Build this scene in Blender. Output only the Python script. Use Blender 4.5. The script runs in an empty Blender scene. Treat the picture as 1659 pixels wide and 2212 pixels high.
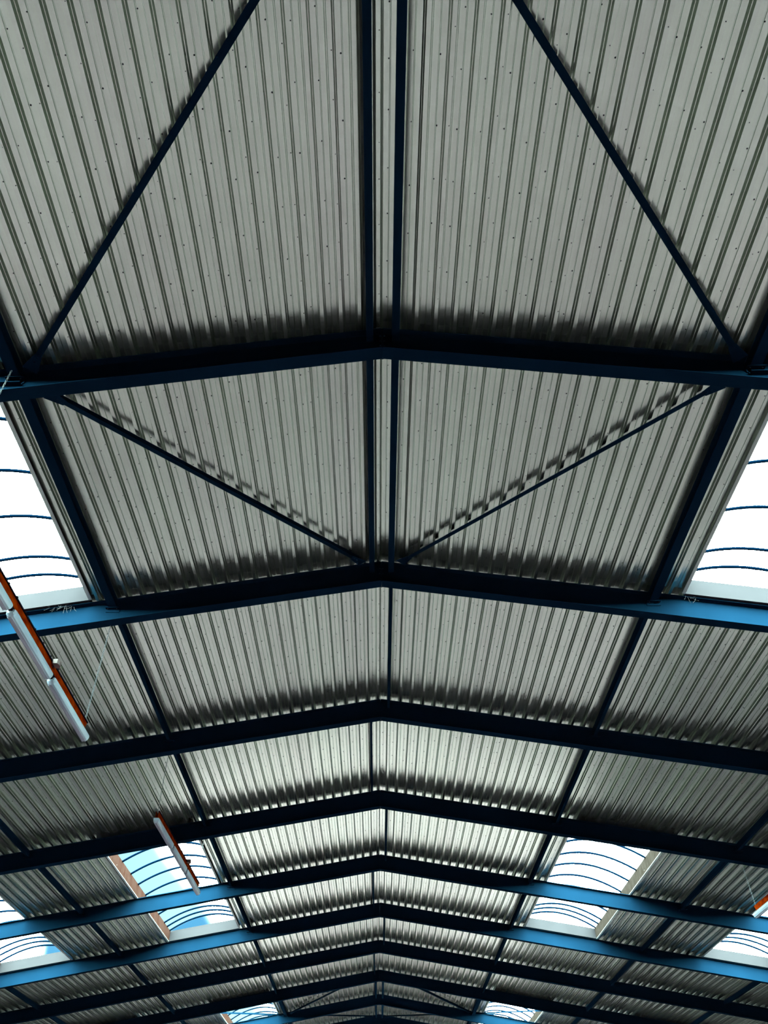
import bpy, math, random
from mathutils import Vector, Matrix

random.seed(7)
sc = bpy.context.scene
COL = sc.collection

# ---------------------------------------------------------------- camera
EYE = 1.6
X0, HR, PITCH, YAW, ROLL, FPX, SLOPE, Y1, PDX, PDY = (
    -0.220672, 8.603823, 0.755077, -0.013453, -0.004207, 1650.989412, 0.164827, 6.079358, -49.715614, 5.510416)
TA = math.tan(SLOPE)
HZ = EYE + HR                      # underside of the rafters at the ridge
S = 5.0                            # rafter spacing
cam_d = bpy.data.cameras.new('camera')
cam = bpy.data.objects.new('camera', cam_d)
COL.objects.link(cam)
F = Vector((math.sin(YAW)*math.cos(PITCH), math.cos(YAW)*math.cos(PITCH), math.sin(PITCH)))
Rr = Vector((math.cos(YAW), -math.sin(YAW), 0.0))
U = Rr.cross(F)
c_, s_ = math.cos(ROLL), math.sin(ROLL)
R2 = Rr*c_ + U*s_
U2 = -Rr*s_ + U*c_
M = Matrix(((R2.x, U2.x, -F.x, X0), (R2.y, U2.y, -F.y, 0.0), (R2.z, U2.z, -F.z, EYE), (0, 0, 0, 1)))
cam.matrix_world = M
cam_d.sensor_fit = 'VERTICAL'
cam_d.sensor_height = 24.0
cam_d.lens = 24.0*FPX/2212.0
cam_d.shift_x = -PDX/2212.0
cam_d.shift_y = PDY/2212.0
cam_d.clip_end = 500
sc.camera = cam

# ---------------------------------------------------------------- world, exposure
sc.view_settings.view_transform = 'Standard'
sc.view_settings.look = 'None'
sc.view_settings.gamma = 1.0
sc.view_settings.exposure = 0.0
SKY = 180.0
w = bpy.data.worlds.new('sky')
sc.world = w
w.use_nodes = True
nt = w.node_tree
for n in list(nt.nodes):
    nt.nodes.remove(n)
out = nt.nodes.new('ShaderNodeOutputWorld')
bg = nt.nodes.new('ShaderNodeBackground')
nt.links.new(bg.outputs[0], out.inputs[0])
tc = nt.nodes.new('ShaderNodeTexCoord')
sep = nt.nodes.new('ShaderNodeSeparateXYZ')
nt.links.new(tc.outputs['Generated'], sep.inputs[0])


def wmath(op, a, b=None, clamp=False):
    n = nt.nodes.new('ShaderNodeMath')
    n.operation = op
    n.use_clamp = clamp
    for i, v in enumerate((a, b)):
        if v is None:
            continue
        if isinstance(v, (int, float)):
            n.inputs[i].default_value = v
        else:
            nt.links.new(v, n.inputs[i])
    return n.outputs[0]


# a patch of clear blue low in the sky ahead and to the left, bright cloud everywhere else
ns = nt.nodes.new('ShaderNodeTexNoise')
ns.inputs['Scale'].default_value = 5.0
ns.inputs['Detail'].default_value = 3.0
nt.links.new(tc.outputs['Generated'], ns.inputs['Vector'])
west = wmath('MULTIPLY', sep.outputs['X'], -1.0)
edge = wmath('ADD', wmath('ADD', west, -0.232), wmath('MULTIPLY', wmath('ADD', wmath('MULTIPLY', sep.outputs['Z'], -1.0), 0.33), 0.8))
edge = wmath('ADD', edge, wmath('MULTIPLY', wmath('ADD', ns.outputs['Fac'], -0.5), 0.05))
left = wmath('MULTIPLY', edge, 32.0, True)
cloud = wmath('MULTIPLY', wmath('MULTIPLY', wmath('ADD', west, -0.345), 60.0, True), wmath('MULTIPLY', wmath('ADD', wmath('MULTIPLY', west, -1.0), 0.43), 60.0, True))
left = wmath('MULTIPLY', left, wmath('ADD', 1.0, wmath('MULTIPLY', cloud, -1.0)), True)
low = wmath('MULTIPLY', wmath('ADD', 0.47, wmath('MULTIPLY', sep.outputs['Z'], -1.0)), 30.0, True)
fwd = wmath('MULTIPLY', wmath('ADD', sep.outputs['Y'], -0.55), 30.0, True)
patch = wmath('MULTIPLY', wmath('MULTIPLY', left, low), fwd, True)
patch = wmath('ADD', 1.0, wmath('MULTIPLY', wmath('POWER', wmath('ADD', 1.0, wmath('MULTIPLY', patch, -1.0)), 6.0), -1.0), True)
mix = nt.nodes.new('ShaderNodeMix')
mix.data_type = 'RGBA'
nt.links.new(patch, mix.inputs[0])
mix.inputs[6].default_value = (0.65*SKY, 1.05*SKY, 1.0*SKY, 1)
mix.inputs[7].default_value = (0.12, 0.50, 0.85, 1)
# ground-side of the sphere stays dull
below = wmath('GREATER_THAN', sep.outputs['Z'], -0.01)
mix2 = nt.nodes.new('ShaderNodeMix')
mix2.data_type = 'RGBA'
nt.links.new(below, mix2.inputs[0])
mix2.inputs[6].default_value = (0.5, 0.5, 0.48, 1)
nt.links.new(mix.outputs[2], mix2.inputs[7])
nt.links.new(mix2.outputs[2], bg.inputs['Color'])

# ---------------------------------------------------------------- materials


def mat(name, base, rough=0.5, metal=0.0, spec=0.5, var=0.0, scale=(1, 1, 1), nscale=4.0, var2=None, bump=0.0):
    m = bpy.data.materials.new(name)
    m.use_nodes = True
    t = m.node_tree
    b = t.nodes['Principled BSDF']
    b.inputs['Roughness'].default_value = rough
    b.inputs['Metallic'].default_value = metal
    b.inputs['Specular IOR Level'].default_value = spec
    co = t.nodes.new('ShaderNodeTexCoord')
    mp = t.nodes.new('ShaderNodeMapping')
    mp.inputs['Scale'].default_value = scale
    t.links.new(co.outputs['Object'], mp.inputs['Vector'])
    nz = t.nodes.new('ShaderNodeTexNoise')
    nz.inputs['Scale'].default_value = nscale
    nz.inputs['Detail'].default_value = 4.0
    t.links.new(mp.outputs[0], nz.inputs['Vector'])
    rp = t.nodes.new('ShaderNodeValToRGB')
    rp.color_ramp.elements[0].position = 0.32
    rp.color_ramp.elements[1].position = 0.68
    lo = var2 if var2 else tuple(max(0.0, c*(1-var)) for c in base)
    hi = tuple(min(1.0, c*(1+var)) for c in base) if not var2 else base
    rp.color_ramp.elements[0].color = (*lo, 1)
    rp.color_ramp.elements[1].color = (*hi, 1)
    t.links.new(nz.outputs['Fac'], rp.inputs[0])
    t.links.new(rp.outputs[0], b.inputs['Base Color'])
    if bump:
        bp = t.nodes.new('ShaderNodeBump')
        bp.inputs['Strength'].default_value = bump
        bp.inputs['Distance'].default_value = 0.01
        t.links.new(nz.outputs['Fac'], bp.inputs['Height'])
        t.links.new(bp.outputs[0], b.inputs['Normal'])
    return m


SHEET = mat('galvanised_sheet', (0.375, 0.440, 0.360), 0.225, 0.95, 0.5, scale=(2.2, 0.05, 1), nscale=0.8, var2=(0.345, 0.39, 0.33))
SCREW = mat('screw_black', (0.004, 0.004, 0.005), 0.6, 0.0, 0.0, 0.1)
PAINT = mat('blue_steel_paint', (0.0014, 0.0064, 0.0130), 0.6, 0.0, 0.0, 0.10, (1, 1, 1), 1.3)
CURB = mat('white_coated_curb', (0.0140, 0.0112, 0.0118), 0.6, 0.0, 0.0, 0.05, (1, 1, 1), 2.0)
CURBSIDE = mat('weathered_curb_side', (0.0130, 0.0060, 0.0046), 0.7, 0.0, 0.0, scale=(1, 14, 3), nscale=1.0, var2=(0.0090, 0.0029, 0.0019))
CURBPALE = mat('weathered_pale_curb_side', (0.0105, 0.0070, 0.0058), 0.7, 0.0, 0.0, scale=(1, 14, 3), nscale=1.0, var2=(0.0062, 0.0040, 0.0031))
TRIM = mat('pale_edge_flashing', (0.22, 0.26, 0.23), 0.6, 0.0, 0.3, 0.05)
BAR = mat('aluminium_glazing_bar', (0.0001, 0.0012, 0.0035), 0.6, 0.0, 0.0, 0.05)
RUST = mat('rusty_orange_channel', (0.11, 0.012, 0.0004), 0.8, 0.0, 0.0, scale=(1, 1, 2), nscale=7.0, var2=(0.04, 0.0012, 0.0002), bump=0.3)
BOX = mat('white_plastic_box', (0.09, 0.065, 0.06), 0.5, 0.0, 0.0, 0.05)
CHAIN = mat('chain_steel', (0.02, 0.018, 0.02), 0.6, 0.0, 0.5, 0.15)
DARKM = mat('black_bracket', (0.004, 0.003, 0.005), 0.6, 0.0, 0.0, 0.1)
DIFF = mat('clear_prismatic_diffuser', (0.20, 0.21, 0.225), 0.35, 0.0, 0.05, scale=(6, 0.6, 6), nscale=1.5, var2=(0.10, 0.11, 0.13))
WEB = mat('cobweb_silk', (0.03, 0.025, 0.025), 0.8, 0.0, 0.0, 0.1)
FLOOR = mat('concrete_floor', (0.089, 0.0455, 0.053), 0.7, 0.0, 0.2, 0.12, (1, 1, 1), 0.5)
BRIGHTZONE = mat('bright_reflection_floor', (0.34, 0.19, 0.205), 0.6, 0.0, 0.3, 0.1, (1, 1, 1), 0.4)  # made-up floor tone, bright so the far sheets reflect more light
DARKZONE = mat('dark_reflection_floor', (0.019, 0.0095, 0.012), 0.8, 0.0, 0.1, 0.1, (1, 1, 1), 0.4)  # made-up floor tone, dark so outer and farthest sheets reflect less light
WALL = mat('wall_cladding', (0.012, 0.007, 0.009), 0.6, 0.0, 0.3, 0.06, (1, 1, 1), 0.7)

GLZ = bpy.data.materials.new('polycarbonate_glazing')
GLZ.use_nodes = True
t = GLZ.node_tree
for n in list(t.nodes):
    t.nodes.remove(n)
go = t.nodes.new('ShaderNodeOutputMaterial')
mx = t.nodes.new('ShaderNodeMixShader')
tr = t.nodes.new('ShaderNodeBsdfTransparent')
tr.inputs[0].default_value = (0.93, 0.97, 1.0, 1)
tl = t.nodes.new('ShaderNodeBsdfTranslucent')
tl.inputs[0].default_value = (0.75, 0.82, 0.88, 1)
lw = t.nodes.new('ShaderNodeLayerWeight')
lw.inputs[0].default_value = 0.35
mm = t.nodes.new('ShaderNodeMath')
mm.operation = 'MULTIPLY'
mm.inputs[1].default_value = 0.012
t.links.new(lw.outputs['Facing'], mm.inputs[0])
t.links.new(mm.outputs[0], mx.inputs[0])
t.links.new(tr.outputs[0], mx.inputs[1])
t.links.new(tl.outputs[0], mx.inputs[2])
t.links.new(mx.outputs[0], go.inputs[0])

# ---------------------------------------------------------------- mesh helpers


class MB:
    def __init__(self):
        self.v, self.f, self.mi = [], [], []

    def poly(self, pts, faces, mi=0):
        o = len(self.v)
        self.v += [tuple(p) for p in pts]
        for f in faces:
            self.f.append(tuple(o+i for i in f))
            self.mi.append(mi)

    def box(self, x0, x1, y0, y1, z0, z1, mi=0, zf=None):
        """box; zf(x) adds a roof-slope offset to z"""
        zf = zf or (lambda x: 0.0)
        p = [(x, y, z+zf(x)) for z in (z0, z1) for y in (y0, y1) for x in (x0, x1)]
        self.poly(p, [(0, 2, 3, 1), (4, 5, 7, 6), (0, 1, 5, 4), (2, 6, 7, 3), (0, 4, 6, 2), (1, 3, 7, 5)], mi)

    def prism(self, prof, y0, y1, mi=0, caps=True):
        """closed profile [(x,z)] extruded along y"""
        n = len(prof)
        p = [(x, y0, z) for x, z in prof]+[(x, y1, z) for x, z in prof]
        fs = [(i, (i+1) % n, n+(i+1) % n, n+i) for i in range(n)]
        if caps:
            fs += [tuple(range(n-1, -1, -1)), tuple(range(n, 2*n))]
        self.poly(p, fs, mi)

    def bar(self, a, b, w, h, up=(0, 0, 1), mi=0):
        a, b = Vector(a), Vector(b)
        d = (b-a).normalized()
        s = d.cross(Vector(up)).normalized()*w/2
        u = s.cross(d).normalized()*h/2
        p = [a-s-u, a+s-u, a+s+u, a-s+u, b-s-u, b+s-u, b+s+u, b-s+u]
        self.poly(p, [(0, 3, 2, 1), (4, 5, 6, 7), (0, 1, 5, 4), (1, 2, 6, 5), (2, 3, 7, 6), (3, 0, 4, 7)], mi)

    def tube(self, pts, r, n=8, mi=0):
        pts = [Vector(p) for p in pts]
        o = []
        up = None
        for i, p in enumerate(pts):
            d = (pts[min(i+1, len(pts)-1)]-pts[max(i-1, 0)]).normalized()
            if up is None:
                up = Vector((0, 0, 1)) if abs(d.z) < 0.9 else Vector((1, 0, 0))
            s = d.cross(up).normalized()
            u = s.cross(d).normalized()
            up = u
            o += [p+s*r*math.cos(2*math.pi*k/n)+u*r*math.sin(2*math.pi*k/n) for k in range(n)]
        fs = []
        for i in range(len(pts)-1):
            for k in range(n):
                fs.append((i*n+k, i*n+(k+1) % n, (i+1)*n+(k+1) % n, (i+1)*n+k))
        fs += [tuple(range(n-1, -1, -1)), tuple(range((len(pts)-1)*n, len(pts)*n))]
        self.poly(o, fs, mi)

    def build(self, name, mats, parent=None, smooth=False):
        me = bpy.data.meshes.new(name)
        me.from_pydata(self.v, [], self.f)
        if not isinstance(mats, (list, tuple)):
            mats = [mats]
        for m in mats:
            me.materials.append(m)
        me.polygons.foreach_set('material_index', self.mi)
        if smooth:
            me.polygons.foreach_set('use_smooth', [True]*len(self.f))
        me.update()
        o = bpy.data.objects.new(name, me)
        COL.objects.link(o)
        if parent:
            o.parent = parent
            o.matrix_parent_inverse = parent.matrix_world.inverted()
        return o


def empty(name, loc, label=None, cat=None, group=None, kind=None):
    o = bpy.data.objects.new(name, None)
    COL.objects.link(o)
    o.location = loc
    o.matrix_world = Matrix.Translation(loc)
    o.empty_display_size = 0.2
    tag(o, label, cat, group, kind)
    return o


def tag(o, label=None, cat=None, group=None, kind=None):
    if label:
        o['label'] = label
    if cat:
        o['category'] = cat
    if group:
        o['group'] = group
    if kind:
        o['kind'] = kind
    return o


def RY(n):
    return Y1+(n-1)*S


def zr(x):                       # slope of the roof relative to the ridge
    return -abs(x)*TA


NF, NL = -2, 17                   # first and last rafter
YF, YL = RY(NF)-0.1, RY(NL)-0.1   # ends of the hall
XW = 18.9                         # half width
RD = 0.46                         # rafter depth
RH = 0.085                        # rib height of the sheeting

# ---------------------------------------------------------------- setting: floor, walls
m = MB()
m.box(-XW, XW, YF, 24.0, -0.2, 0)
m.box(-8, 8, 72.0, YL, -0.2, 0, 2)  # invented dark end zone, dims reflections in the farthest sheets
m.box(-8, 8, 37.0, 72.0, -0.2, 0, 1)       # invented pale floor zone, added to brighten reflections in the far roof sheets
for sg in (-1, 1):
    a, b = sorted((sg*8, sg*XW))
    m.box(a, b, 24.0, YL, -0.2, 0, 2)    # invented dark floor zones either side, dimming the outer sheets' reflections
m.box(-8, 8, 24.0, 37.0, -0.2, 0, 0)
tag(m.build('floor', [FLOOR, BRIGHTZONE, DARKZONE]), kind='structure')
for sgn, nm in ((-1, 'wall_left'), (1, 'wall_right')):
    m = MB()
    ze = HZ+RD+RH+zr(XW)
    n = int((YL-YF)/0.3)
    for i in range(n):            # vertical ribs of the cladding
        y0 = YF+i*(YL-YF)/n
        y1 = y0+(YL-YF)/n
        m.box(sgn*XW-0.02, sgn*XW+0.02, y0, y1-0.06, 0, ze)
        m.box(sgn*XW-0.02+sgn*0.03, sgn*XW+0.02+sgn*0.03, y1-0.07, y1+0.01, 0, ze)
    tag(m.build(nm, WALL), kind='structure')


def gable(nm, y, xo, zo):
    """end wall with a tall opening of half-width xo and height zo"""
    m = MB()
    N = 40
    for i in range(N):
        xa = -XW+i*2*XW/N
        xb = xa+2*XW/N
        zb = zo if abs((xa+xb)/2) < xo else 0.0
        za_, zb_ = HZ+RD+RH+zr(xa)-0.001, HZ+RD+RH+zr(xb)-0.001
        p = [(xa, y, zb), (xb, y, zb), (xb, y, zb_), (xa, y, za_), (xa, y+0.08, zb), (xb, y+0.08, zb), (xb, y+0.08, zb_), (xa, y+0.08, za_)]
        m.poly(p, [(0, 1, 2, 3), (5, 4, 7, 6), (0, 4, 5, 1), (3, 2, 6, 7), (0, 3, 7, 4), (1, 5, 6, 2)])
    tag(m.build(nm, WALL), kind='structure')


gable('wall_back', YF-0.08, 14.0, 0.0)
gable('wall_front', YL, 14.0, 0.0)

# ---------------------------------------------------------------- ceiling sheeting
# skylight strips: (x0, x1) measured on the roof, both slopes; bays 0-2, 4-6, 8-10
STRIPS_R = [(5.33, 7.83), (11.49, 13.99)]
STRIPS_L = [(-7.70, -5.20), (-13.65, -11.15)]


def sky_bay(n):
    return (n % 4) in (0, 1)


def profile(xa, xb, side):
    """underside points (x, h) of the trapezoidal sheet between xa and xb"""
    if side > 0:
        c0, p = 0.205, 0.2565
    else:
        c0, p = -0.055, 0.25
    pts = []
    k0 = int(math.floor((xa-c0)/p))-1
    k1 = int(math.ceil((xb-c0)/p))+1
    for k in range(k0, k1+1):
        c = c0+k*p
        for u, h in ((-0.056, RH), (-0.043, 0.044), (-0.037, 0.042), (-0.024, 0.0), (0.024, 0.0), (0.037, 0.042), (0.043, 0.044), (0.056, RH),
                     (p/2-0.008, RH), (p/2-0.003, RH+0.007), (p/2+0.003, RH+0.007), (p/2+0.008, RH)):
            pts.append((c+u, h))
    pts = [q for q in pts if xa+0.002 < q[0] < xb-0.002]

    def hh(x):
        k = round((x-c0)/p)
        u = abs(x-c0-k*p)
        if u < 0.024:
            return 0.0
        if u < 0.054:
            return RH*(u-0.024)/0.03
        return RH
    return [(xa, hh(xa))]+pts+[(xb, hh(xb))]


ceil_root = empty('ceiling', (0, 0, HZ+RD), kind='structure')


def sheet(xa, xb, ya, yb, side, dots=True):
    pr = profile(xa, xb, side)
    if xa < 0 < xb:
        pass
    lowp = [(x, HZ+RD+h+zr(x)) for x, h in pr]
    top = [(x, z+0.0015) for x, z in lowp]
    m = MB()
    n = len(lowp)
    p = [(x, ya, z) for x, z in lowp]+[(x, yb, z) for x, z in lowp]+[(x, ya, z) for x, z in top]+[(x, yb, z) for x, z in top]
    fs = []
    for i in range(n-1):
        fs.append((i, n+i, n+i+1, i+1))
        fs.append((2*n+i, 2*n+i+1, 3*n+i+1, 3*n+i))
    fs += [(0, 2*n, 3*n, n), (n-1, 2*n-1, 4*n-1, 3*n-1)]
    m.poly(p, fs)
    if dots and yb > 1.0 and ya < 26:
        # tips of the fixing screws coming through the sheet
        c0, pp = (0.205, 0.2565) if side > 0 else (-0.055, 0.25)
        for k in range(int((xa-c0)/pp)-1, int((xb-c0)/pp)+2):
            for wide in (0, 1):
                if not wide and k % 2:
                    continue
                x = c0+k*pp+(pp/2+random.choice((-0.018, -0.014, 0.013))if wide else 0.012)
                if not (xa+0.02 < x < xb-0.02):
                    continue
                st = 0.62 if wide else 0.5
                y = ya+random.uniform(0.1, st)
                while y < yb-0.35:
                    z = HZ+RD+zr(x)+(RH if wide else 0)
                    r = random.uniform(0.007, 0.011)*(1.0 if wide else 0.65)
                    ring = [(x+r*math.cos(a), y+r*math.sin(a), z+0.001) for a in [i*math.pi/3 for i in range(6)]]
                    m.poly(ring+[(x+random.uniform(-.004, .004), y+random.uniform(-.006, .006), z-r*1.3)], [(i, 6, (i+1) % 6) for i in range(6)], 1)
                    y += st*random.uniform(0.8, 1.2)
    m.build('roof_sheet', [SHEET, SCREW], ceil_root)


for n in range(NF, NL):
    ya, yb = RY(n)-0.1, RY(n+1)-0.1
    if sky_bay(n):
        # sheeting stops at the skylight curbs
        sheet(0.0, STRIPS_R[0][0], ya, yb, 1)
        sheet(STRIPS_R[0][1], STRIPS_R[1][0], ya, yb, 1)
        sheet(STRIPS_R[1][1], XW, ya, yb, 1)
        sheet(STRIPS_L[0][1], 0.0, ya, yb, -1)
        sheet(STRIPS_L[1][1], STRIPS_L[0][0], ya, yb, -1)
        sheet(-XW, STRIPS_L[1][0], ya, yb, -1)
    else:
        sheet(0.0, XW, ya, yb, 1)
        sheet(-XW, 0.0, ya, yb, -1)
# ridge capping closing the joint of the two slopes
m = MB()
for sgn in (-1, 1):
    xa, xb = (0.0, 0.2) if sgn > 0 else (-0.2, 0.0)
    m.box(xa, xb, YF, YL, HZ+RD+RH+0.012, HZ+RD+RH+0.016, zf=zr)
m.build('ridge_cap', SHEET, ceil_root)

# ---------------------------------------------------------------- skylights
CH = 0.34                          # curb height above the rafter tops (inside face)


def skylight(idx, xa, xb, ya, yb):
    zb, zt = HZ+RD, HZ+RD+CH
    root = empty('window_%d' % idx, ((xa+xb)/2, (ya+yb)/2, zb+zr((xa+xb)/2)), kind='structure')
    inner, outer = (xa, xb) if xa > 0 else (xb, xa)
    sg = 1 if xa > 0 else -1
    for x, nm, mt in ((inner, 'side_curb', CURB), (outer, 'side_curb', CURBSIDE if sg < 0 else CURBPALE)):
        d = -sg if x == inner else sg
        m = MB()
        x0, x1 = sorted((x, x+d*0.03))
        m.box(x0, x1, ya, yb, zb+0.002, zt, zf=zr)
        cb = m.build(nm, mt, root)
        # flashing lip carrying the sheet edge
        m = MB()
        x2, x3 = sorted((x, x+d*0.055))
        m.box(x2, x3, ya, yb, zb-0.004, zb+0.003, zf=zr)
        m.build('edge_flashing', TRIM, cb)
    for y0, y1 in ((ya-0.03, ya), (yb, yb+0.03)):
        m = MB()
        m.box(xa, xb, y0, y1, zb+0.002, zt, zf=zr)
        # foot flashing closing the flutes of the next sheets
        if y0 < ya:
            m.box(xa, xb, ya-0.06, ya-0.031, zb+0.001, zb+RH+0.01, zf=zr)
        else:
            m.box(xa, xb, yb+0.031, yb+0.16, zb+0.001, zb+RH+0.01, zf=zr)
        m.build('end_curb', CURB, root)
    # barrel vault
    N = 24
    zc = zt
    rise = 0.30

    def arch(tt, off=0.0):
        x = xa+(xb-xa)*tt
        a = rise*(1-(2*tt-1)**2)
        return x, zc+zr(x)+a+off
    m = MB()
    P = [arch(i/N) for i in range(N+1)]
    v = [(x, y, z+d) for d in (0, 0.012) for y in (ya, yb) for x, z in P]
    k = N+1
    fs = []
    for i in range(N):
        fs.append((i, i+1, k+i+1, k+i))
    m.poly(v[:2*k], fs)
    g = m.build('glazing', GLZ, root, True)
    # closing tympanum at both ends
    m = MB()
    for y in (ya, yb):
        base = [(x, y, zc+zr(x)) for x, z in P]
        topv = [(x, y, z) for x, z in P]
        o = base+topv
        m.poly(o, [(i, i+1, k+i+1, k+i) for i in range(N)])
    m.build('end_pane', GLZ, root)
    return root, arch


def bars(root, arch, ys, r=0.028):
    for y in ys:
        m = MB()
        m.tube([(arch(i/20)[0], y, arch(i/20)[1]-0.01) for i in range(21)], r, 8)
        m.build('glazing_bar', BAR, root, True)


wi = 0
for g, n0 in enumerate((0, 4, 8, 12)):
    ya, yb = RY(n0)-0.06, RY(n0+2)-0.25
    base = RY(n0+1)
    ys = [base+d for d in (-4.2, -3.14, -2.1, -1.15, -0.1, 0.94, 2.0, 3.04, 4.08, 4.58)] if g == 0 else \
         [base+d for d in (-4.5, -3.5, -2.5, -1.48, -0.45, 0.62, 1.7, 2.66, 3.63, 4.12, 4.61)]
    if g == 1:
        ys = [base+d for d in (-3.55, -2.5, -1.43, -0.45, 0.6, 1.65, 2.65, 3.63, 4.12, 4.61)]
    for xa, xb in STRIPS_L+STRIPS_R:
        wi += 1
        root, arch = skylight(wi, xa, xb, ya, yb)
        bars(root, arch, ys, 0.028 if g == 0 else 0.036)

# ---------------------------------------------------------------- rafters
ORD = ['', 'first', 'second', 'third', 'fourth', 'fifth', 'sixth', 'seventh', 'eighth', 'ninth', 'tenth']
RLAB = {
    0: 'blue steel rafter overhead, just beyond the top edge of the photo',
    1: 'nearest dark blue I-beam rafter, first from the top, braces meeting it from both bays',
    2: 'second blue I-beam rafter from the top, ends lit pale blue below the large skylights',
    3: 'third dark I-beam rafter from the top, near end of the small hanging light trunking',
    4: 'fourth dark I-beam rafter from the top, just above the middle pair of skylights',
    5: 'fifth I-beam rafter from the top, lit blue where it crosses the middle skylights',
    6: 'sixth I-beam rafter from the top, lit blue at the far curb of the middle skylights',
    7: 'seventh I-beam rafter from the top, black, first one beyond the middle skylights',
    8: 'eighth I-beam rafter from the top, black, directly before the farthest skylights',
    9: 'ninth I-beam rafter from the top, blue patches below the farthest skylights',
    10: 'tenth and farthest I-beam rafter at the bottom edge of the photo'}
FW, TF, TW = 0.19, 0.018, 0.012
for n in range(0, 11):
    y1 = RY(n)
    yc = y1-FW/2
    root = empty('rafter', (0, yc, HZ), RLAB[n], 'rafter', 'steel portal rafters across the roof')
    for sg in (-1, 1):
        xs = [0.012*sg, sg*(XW-0.04)]
        xa, xb = min(xs), max(xs)
        m = MB()
        m.box(xa, xb, yc-FW/2, yc+FW/2, HZ, HZ+TF, zf=zr)
        m.build('bottom_flange', PAINT, root)
        m = MB()
        m.box(xa, xb, yc-TW/2, yc+TW/2, HZ+TF, HZ+RD-TF, zf=zr)
        m.build('web', PAINT, root)
        m = MB()
        m.box(xa, xb, yc-FW/2, yc+FW/2, HZ+RD-TF, HZ+RD-0.0005, zf=zr)
        m.build('top_flange', PAINT, root)
    # bolted apex joint
    m = MB()
    m.box(-0.012, -0.001, yc-FW/2, yc+FW/2, HZ-0.012, HZ+RD-0.02)
    m.box(0.001, 0.012, yc-FW/2, yc+FW/2, HZ-0.012, HZ+RD-0.02)
    m.build('apex_plate', PAINT, root)
    if n <= 6:
        for zz in (0.09, 0.2, 0.32):
            for yy in (-0.055, 0.055):
                m = MB()
                m.tube([(-0.04, yc+yy, HZ+zz), (0.04, yc+yy, HZ+zz)], 0.012, 6)
                m.build('bolt', PAINT, root)
# ---------------------------------------------------------------- purlins between the rafters


def hbeam(m, x, w, d, ya, yb, zt):
    z = zt+zr(x)
    tf = 0.009
    m.box(x-w/2, x+w/2, ya, yb, z-tf, z)
    m.box(x-w/2, x+w/2, ya, yb, z-d, z-d+tf)
    m.box(x-0.004, x+0.004, ya, yb, z-d+tf, z-tf)


def cbeam(m, x, w, d, ya, yb, zt, sg):
    z = zt+zr(x)
    t_ = 0.006
    m.box(x-w/2, x+w/2, ya, yb, z-t_, z)
    m.box(x-w/2, x+w/2, ya, yb, z-d, z-d+t_)
    xb = x-w/2 if sg > 0 else x+w/2-t_
    m.box(xb, xb+t_, ya, yb, z-d+t_, z-t_)


BAYN = {0: 'in the nearest bay at the top', 1: 'in the bay between first and second rafter', 2: 'in the bay between second and third rafter',
        3: 'in the bay between third and fourth rafter', 4: 'in the bay between fourth and fifth rafter', 5: 'in the bay between fifth and sixth rafter',
        6: 'in the bay between sixth and seventh rafter', 7: 'in the bay between seventh and eighth rafter',
        8: 'in the bay between eighth and ninth rafter', 9: 'in the last bay at the bottom edge'}


def purlin(x, w, d, n, lab, typ, zt=0.458, seat=True):
    ya, yb = RY(n)-FW/2+TW/2+0.001, RY(n+1)-FW/2-TW/2-0.001
    root = empty('purlin', (x, ya, HZ+zt+zr(x)), lab+' '+BAYN[n], 'purlin', 'steel purlins running between the rafters')
    m = MB()
    # ends notched below the rafters' top flanges
    zt2 = HZ+RD-TF-0.001
    if typ == 'h':
        hbeam(m, x, w, d, ya, yb, zt2)
    else:
        cbeam(m, x, w, d, ya, yb, zt2, 1 if x > 0 else -1)
    m.build('beam', PAINT, root)
    zb = zt2-d+zr(x)
    if seat and n <= 5:
        m = MB()
        s = 0.12
        m.box(x-s, x+s, yb-0.075, yb, zb-0.012, zb-0.001)
        m.box(x-s, x+s, yb-0.012, yb, zb-0.07, zb-0.012)
        m.build('seat_bracket', PAINT, root)
        for dx in (-0.08, 0.08):
            m = MB()
            m.tube([(x+dx, yb-0.04, zb-0.034), (x+dx, yb-0.04, zb-0.012)], 0.013, 6)
            m.build('bolt', DARKM, root)
    if n == 0 and abs(x) > 1:
        # long cleat carrying the outer brace
        m = MB()
        x0, x1 = (x-0.10, x+0.62) if x > 0 else (x-0.62, x+0.10)
        m.box(x0, x1, yb-0.012, yb-0.001, zb-0.10, zb-0.002)
        m.box(x0, x1, yb-0.07, yb-0.001, zb-0.112, zb-0.10)
        m.build('cleat_plate', PAINT, root)
    return root


for n in range(0, 10):
    br = (n % 8) in (0, 1)
    if br:
        purlin(-0.17, 0.095, 0.15, n, 'left dark blue ridge purlin of the pair', 'h', seat=False)
        purlin(0.183, 0.10, 0.15, n, 'right dark blue ridge purlin of the pair', 'h', seat=False)
    elif n % 2 == 0:
        purlin(0.185, 0.055, 0.14, n, 'single narrow ridge purlin right of the ridge', 'c', seat=False)
    else:
        purlin(-0.225, 0.055, 0.14, n, 'single narrow ridge purlin left of the ridge', 'c', seat=False)
    for sg, sn in ((-1, 'left'), (1, 'right')):
        typ, w_ = ('h', 0.15) if br else ('c', 0.075)
        purlin(sg*4.78, w_, 0.15, n, 'dark blue purlin midway down the %s slope' % sn, typ)
        if n >= 2:
            purlin(sg*9.42, 0.075, 0.14, n, 'dark purlin farther out on the %s slope' % sn, 'c')
        if n >= 4:
            purlin(sg*13.8, 0.075, 0.14, n, 'outermost dark purlin on the %s slope' % sn, 'c')

# ---------------------------------------------------------------- wind braces


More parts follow.
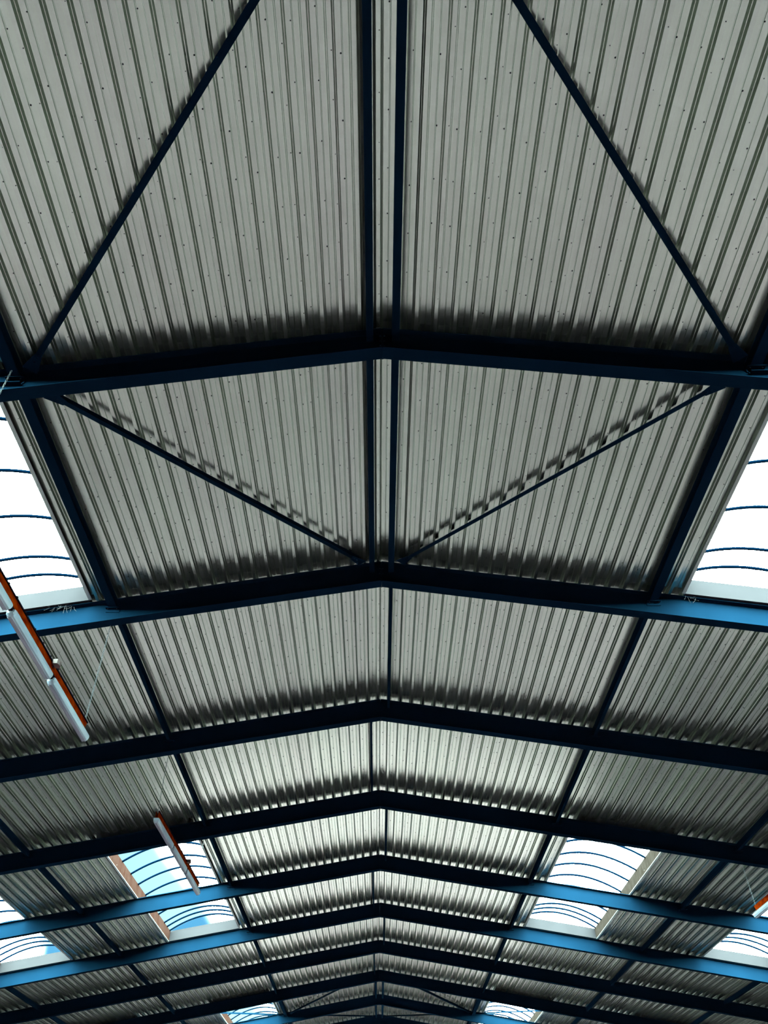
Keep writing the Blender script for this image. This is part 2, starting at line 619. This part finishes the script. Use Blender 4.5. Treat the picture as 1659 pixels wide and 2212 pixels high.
def brace(x0, y0, x1, y1, z, lab, w_=0.075, plates=(1, 1)):
    a = Vector((x0, y0, HZ+z+zr(x0)))
    b = Vector((x1, y1, HZ+z+zr(x1)))
    root = empty('wind_brace', a, lab, 'brace', 'diagonal wind braces under the sheeting')
    m = MB()
    d = (b-a).normalized()
    # angle section: flat leg and upright leg
    m.bar(a+d*0.12, b-d*0.12, w_, 0.008)
    s = d.cross(Vector((0, 0, 1))).normalized()*(w_/2-0.004)
    m.bar(a+d*0.12+s+Vector((0, 0, w_/2)), b-d*0.12+s+Vector((0, 0, w_/2)), 0.008, w_)
    m.build('angle_bar', PAINT, root)
    for p, q, on in ((a, d, plates[0]), (b, -d, plates[1])):
        if not on:
            continue
        m = MB()
        c = p+q*0.12
        s = q.cross(Vector((0, 0, 1))).normalized()
        z_ = Vector((0, 0, 0.005))
        pts = [p-s*0.10, p+s*0.10, c+q*0.14+s*0.05, c+q*0.14-s*0.05]
        m.poly([v-z_*2 for v in pts]+[v-z_ for v in pts], [(3, 2, 1, 0), (4, 5, 6, 7), (0, 1, 5, 4), (1, 2, 6, 5), (2, 3, 7, 6), (3, 0, 4, 7)])
        m.build('gusset_plate', PAINT, root)
        for e in (0.03, 0.10):
            m = MB()
            bb = c+q*e
            m.tube([bb-Vector((0, 0, 0.028)), bb+Vector((0, 0, 0.012))], 0.012, 6)
            m.build('bolt', PAINT, root)


ZB = 0.36
for sg, sn in ((-1, 'left'), (1, 'right')):
    brace(sg*0.50, RY(0)+0.0, sg*4.60, RY(1)-0.20, ZB, 'thick diagonal brace crossing the top of the photo on the %s' % sn, 0.08)
    brace(sg*4.50, RY(1)+0.20, sg*0.34, RY(2)-0.33, ZB, 'diagonal brace falling toward the ridge between first and second rafter, %s side' % sn, 0.075)
    brace(sg*0.55, RY(8)-0.0, sg*4.60, RY(9)-0.20, ZB, 'small far diagonal brace between eighth and ninth rafter, %s of the ridge' % sn, 0.075)
    brace(sg*4.50, RY(9)+0.20, sg*0.34, RY(10)-0.33, ZB, 'small diagonal brace in the last bay at the bottom, %s of the ridge' % sn, 0.062)
    brace(sg*9.2, RY(8)-0.0, sg*4.95, RY(9)-0.20, ZB, 'pale brace seen against the farthest %s skylight' % sn, 0.06)

# ---------------------------------------------------------------- hanging light trunking


def chain(root, x, y, zt, zb):
    m = MB()
    L = 0.045
    n = int((zt-zb)/L)
    for i in range(n):
        z0 = zb+i*(zt-zb)/n
        z1 = z0+(zt-zb)/n
        wv = 0.009
        dx, dy = (wv, 0) if i % 2 else (0, wv)
        pts = [(x+dx, y+dy, z0+0.005), (x+dx, y+dy, z1-0.005), (x, y, z1+0.003), (x-dx, y-dy, z1-0.005), (x-dx, y-dy, z0+0.005), (x, y, z0-0.003), (x+dx, y+dy, z0+0.005)]
        m.tube(pts, 0.0035, 4)
    m.build('chain', CHAIN, root)


def fixture(x, ya, yb, za, zb_, lab, box=True, near=True, units=3, pre=0.0):
    """trunking from (ya, za) to (yb, zb_), z measured to the trunk's top"""
    root = empty('light_trunking', (x, ya, za), lab, 'light fixture', 'hanging fluorescent light trunking')
    sl = (zb_-za)/(yb-ya)

    def zz(y):
        return za+(y-ya)*sl
    TH, TW_ = 0.125, 0.06
    m = MB()
    # channel folded from rusty sheet, open side up, cut aslant at the far end
    prof = [(-TW_/2, 0), (-TW_/2, -TH), (TW_/2, -TH), (TW_/2, 0), (TW_/2-0.004, 0), (TW_/2-0.004, -TH+0.004), (-TW_/2+0.004, -TH+0.004), (-TW_/2+0.004, 0)]
    nP = len(prof)
    p = [(x+px, ya-pre, zz(ya)+pz) for px, pz in prof]+[(x+px, yb-(0.05 if pz < -0.05 else 0), zz(yb)+pz) for px, pz in prof]
    m.poly(p, [(i, (i+1) % nP, nP+(i+1) % nP, nP+i) for i in range(nP)]+[(0, 7, 6, 1), (1, 6, 5, 2), (2, 5, 4, 3), (8, 9, 14, 15), (9, 10, 13, 14), (10, 11, 12, 13)])
    m.build('channel', RUST, root)
    m = MB()
    m.bar((x+TW_/2+0.006, ya, zz(ya)+0.004), (x+TW_/2+0.006, yb, zz(yb)+0.004), 0.018, 0.02)
    y = ya+0.2
    while y < yb:
        m.bar((x+TW_/2+0.014, y, zz(y)+0.006), (x+TW_/2+0.014, y+0.03, zz(y)+0.006), 0.014, 0.03)
        y += random.uniform(0.28, 0.4)
    m.build('cable', DARKM, root)
    L = (yb-ya)/units
    for k in range(units):
        y0, y1 = ya+k*L+(0.03 if k else -0.02), ya+(k+1)*L-0.05+(0.22 if k == units-1 else 0)
        W = 0.062
        # half-round prismatic diffuser with bevelled ends
        sec = [(-W, 0.0), (-W, -0.045), (-W*0.75, -0.085), (-W*0.28, -0.10), (W*0.28, -0.10), (W*0.75, -0.085), (W, -0.045), (W, 0.0)]
        m = MB()
        rings = [(y0, 0.55), (y0+0.03, 0.93), (y0+0.05, 1.0), (y1-0.05, 1.0), (y1-0.03, 0.93), (y1, 0.55)]
        v = []
        for yy, f in rings:
            v += [(x+sx*(0.6+0.4*f), yy, zz(yy)-TH-0.022+sz*f) for sx, sz in sec]
        q = len(sec)
        fs = []
        for r_ in range(len(rings)-1):
            fs += [(r_*q+i, r_*q+(i+1) % q, (r_+1)*q+(i+1) % q, (r_+1)*q+i) for i in range(q)]
        fs += [tuple(range(q-1, -1, -1)), tuple(range((len(rings)-1)*q, len(rings)*q))]
        m.poly(v, fs)
        df = m.build('diffuser', DIFF, root)
        m = MB()
        for sx in (-0.025, 0.025):
            m.bar((x+sx, y0+0.04, zz(y0)-TH-0.125), (x+sx, y1-0.04, zz(y1)-TH-0.125), 0.010, 0.006)
        m.build('diffuser_ridge', DIFF, df)
        m = MB()
        m.bar((x, y0+0.05, zz(y0)-TH-0.011), (x, y1-0.05, zz(y1)-TH-0.011), 0.09, 0.020)
        m.build('batten_body', BOX, root)
        if k:
            m = MB()
            m.bar((x, y0-0.09, zz(y0)-TH-0.02), (x, y0+0.05, zz(y0)-TH-0.02), 0.05, 0.05)
            m.build('connector', DARKM, root)
    if box:
        yq = ya+2*L-0.12
        m = MB()
        bx = x+TW_/2+0.055
        pts = [(bx-0.035, yq-0.06), (bx+0.03, yq-0.06), (bx+0.05, yq-0.02), (bx+0.05, yq+0.04), (bx+0.02, yq+0.08), (bx-0.035, yq+0.08)]
        z0 = zz(yq)-0.04
        m.poly([(px, py, z0) for px, py in pts]+[(px, py, z0+0.07) for px, py in pts],
               [tuple(range(5, -1, -1)), tuple(range(6, 12))]+[(i, (i+1) % 6, 6+(i+1) % 6, 6+i) for i in range(6)])
        m.build('junction_box', BOX, root)
        m = MB()
        m.tube([(bx-0.03, yq, z0+0.02), (bx-0.07, yq+0.05, z0-0.04), (bx-0.04, yq+0.16, z0-0.10), (x, yq+0.14, z0-0.11)], 0.008, 6)
        m.build('loose_wire', DARKM, root, True)
    ends = ([(ya-pre+0.03, 0)] if near else [])+[(yb-0.03, 1)]
    for y, e in ends:
        zt = HZ+zr(x)+(0.285 if (pre and not e) else 0.0)
        m = MB()
        m.bar((x-0.0, y, zz(y)-0.03), (x, y, zz(y)+0.05), 0.006, 0.03, up=(0, 1, 0))
        m.build('hook', CHAIN, root)
        chain(root, x+0.0, y, zt-0.001, zz(y)+0.05)
    return root


zl = HZ
fixture(-4.78, RY(1)+0.08, RY(2)+0.0, zl-2.66, zl-2.66, 'large rusty orange light trunking with three clear battens hanging at left edge', pre=0.38)
fixture(-4.80, RY(3)+0.05, RY(4)+0.0, zl-2.03, zl-1.93, 'smaller rusty light trunking with three battens hanging before the middle left skylight')
fixture(9.45, RY(3)+0.05, RY(4)+0.0, zl-2.60, zl-2.58, 'rusty light trunking cut off by the right edge of the photo')

# ---------------------------------------------------------------- cobwebs on the second rafter


def cobweb(x, y, z, n, lab, sp=0.25):
    m = MB()
    for i in range(n):
        a = Vector((x+random.uniform(-sp, sp), y+random.uniform(-0.02, 0.02), z+random.uniform(-0.02, 0.05)))
        b = a+Vector((random.uniform(-0.12, 0.12), random.uniform(-0.06, 0.0), random.uniform(-0.16, 0.03)))
        mid = (a+b)/2+Vector((0, 0, -0.02))
        m.tube([a, mid, b], 0.0016, 4)
    o = m.build('cobweb', WEB)
    tag(o, lab, 'cobweb', kind='stuff')


cobweb(-5.65, RY(2)-0.2, HZ+0.44+zr(5.65), 22, 'torn cobweb strands on the second rafter under the left skylight curb')
cobweb(5.45, RY(2)-0.2, HZ+0.44+zr(5.45), 7, 'few cobweb strands on the second rafter at the right skylight corner', 0.12)
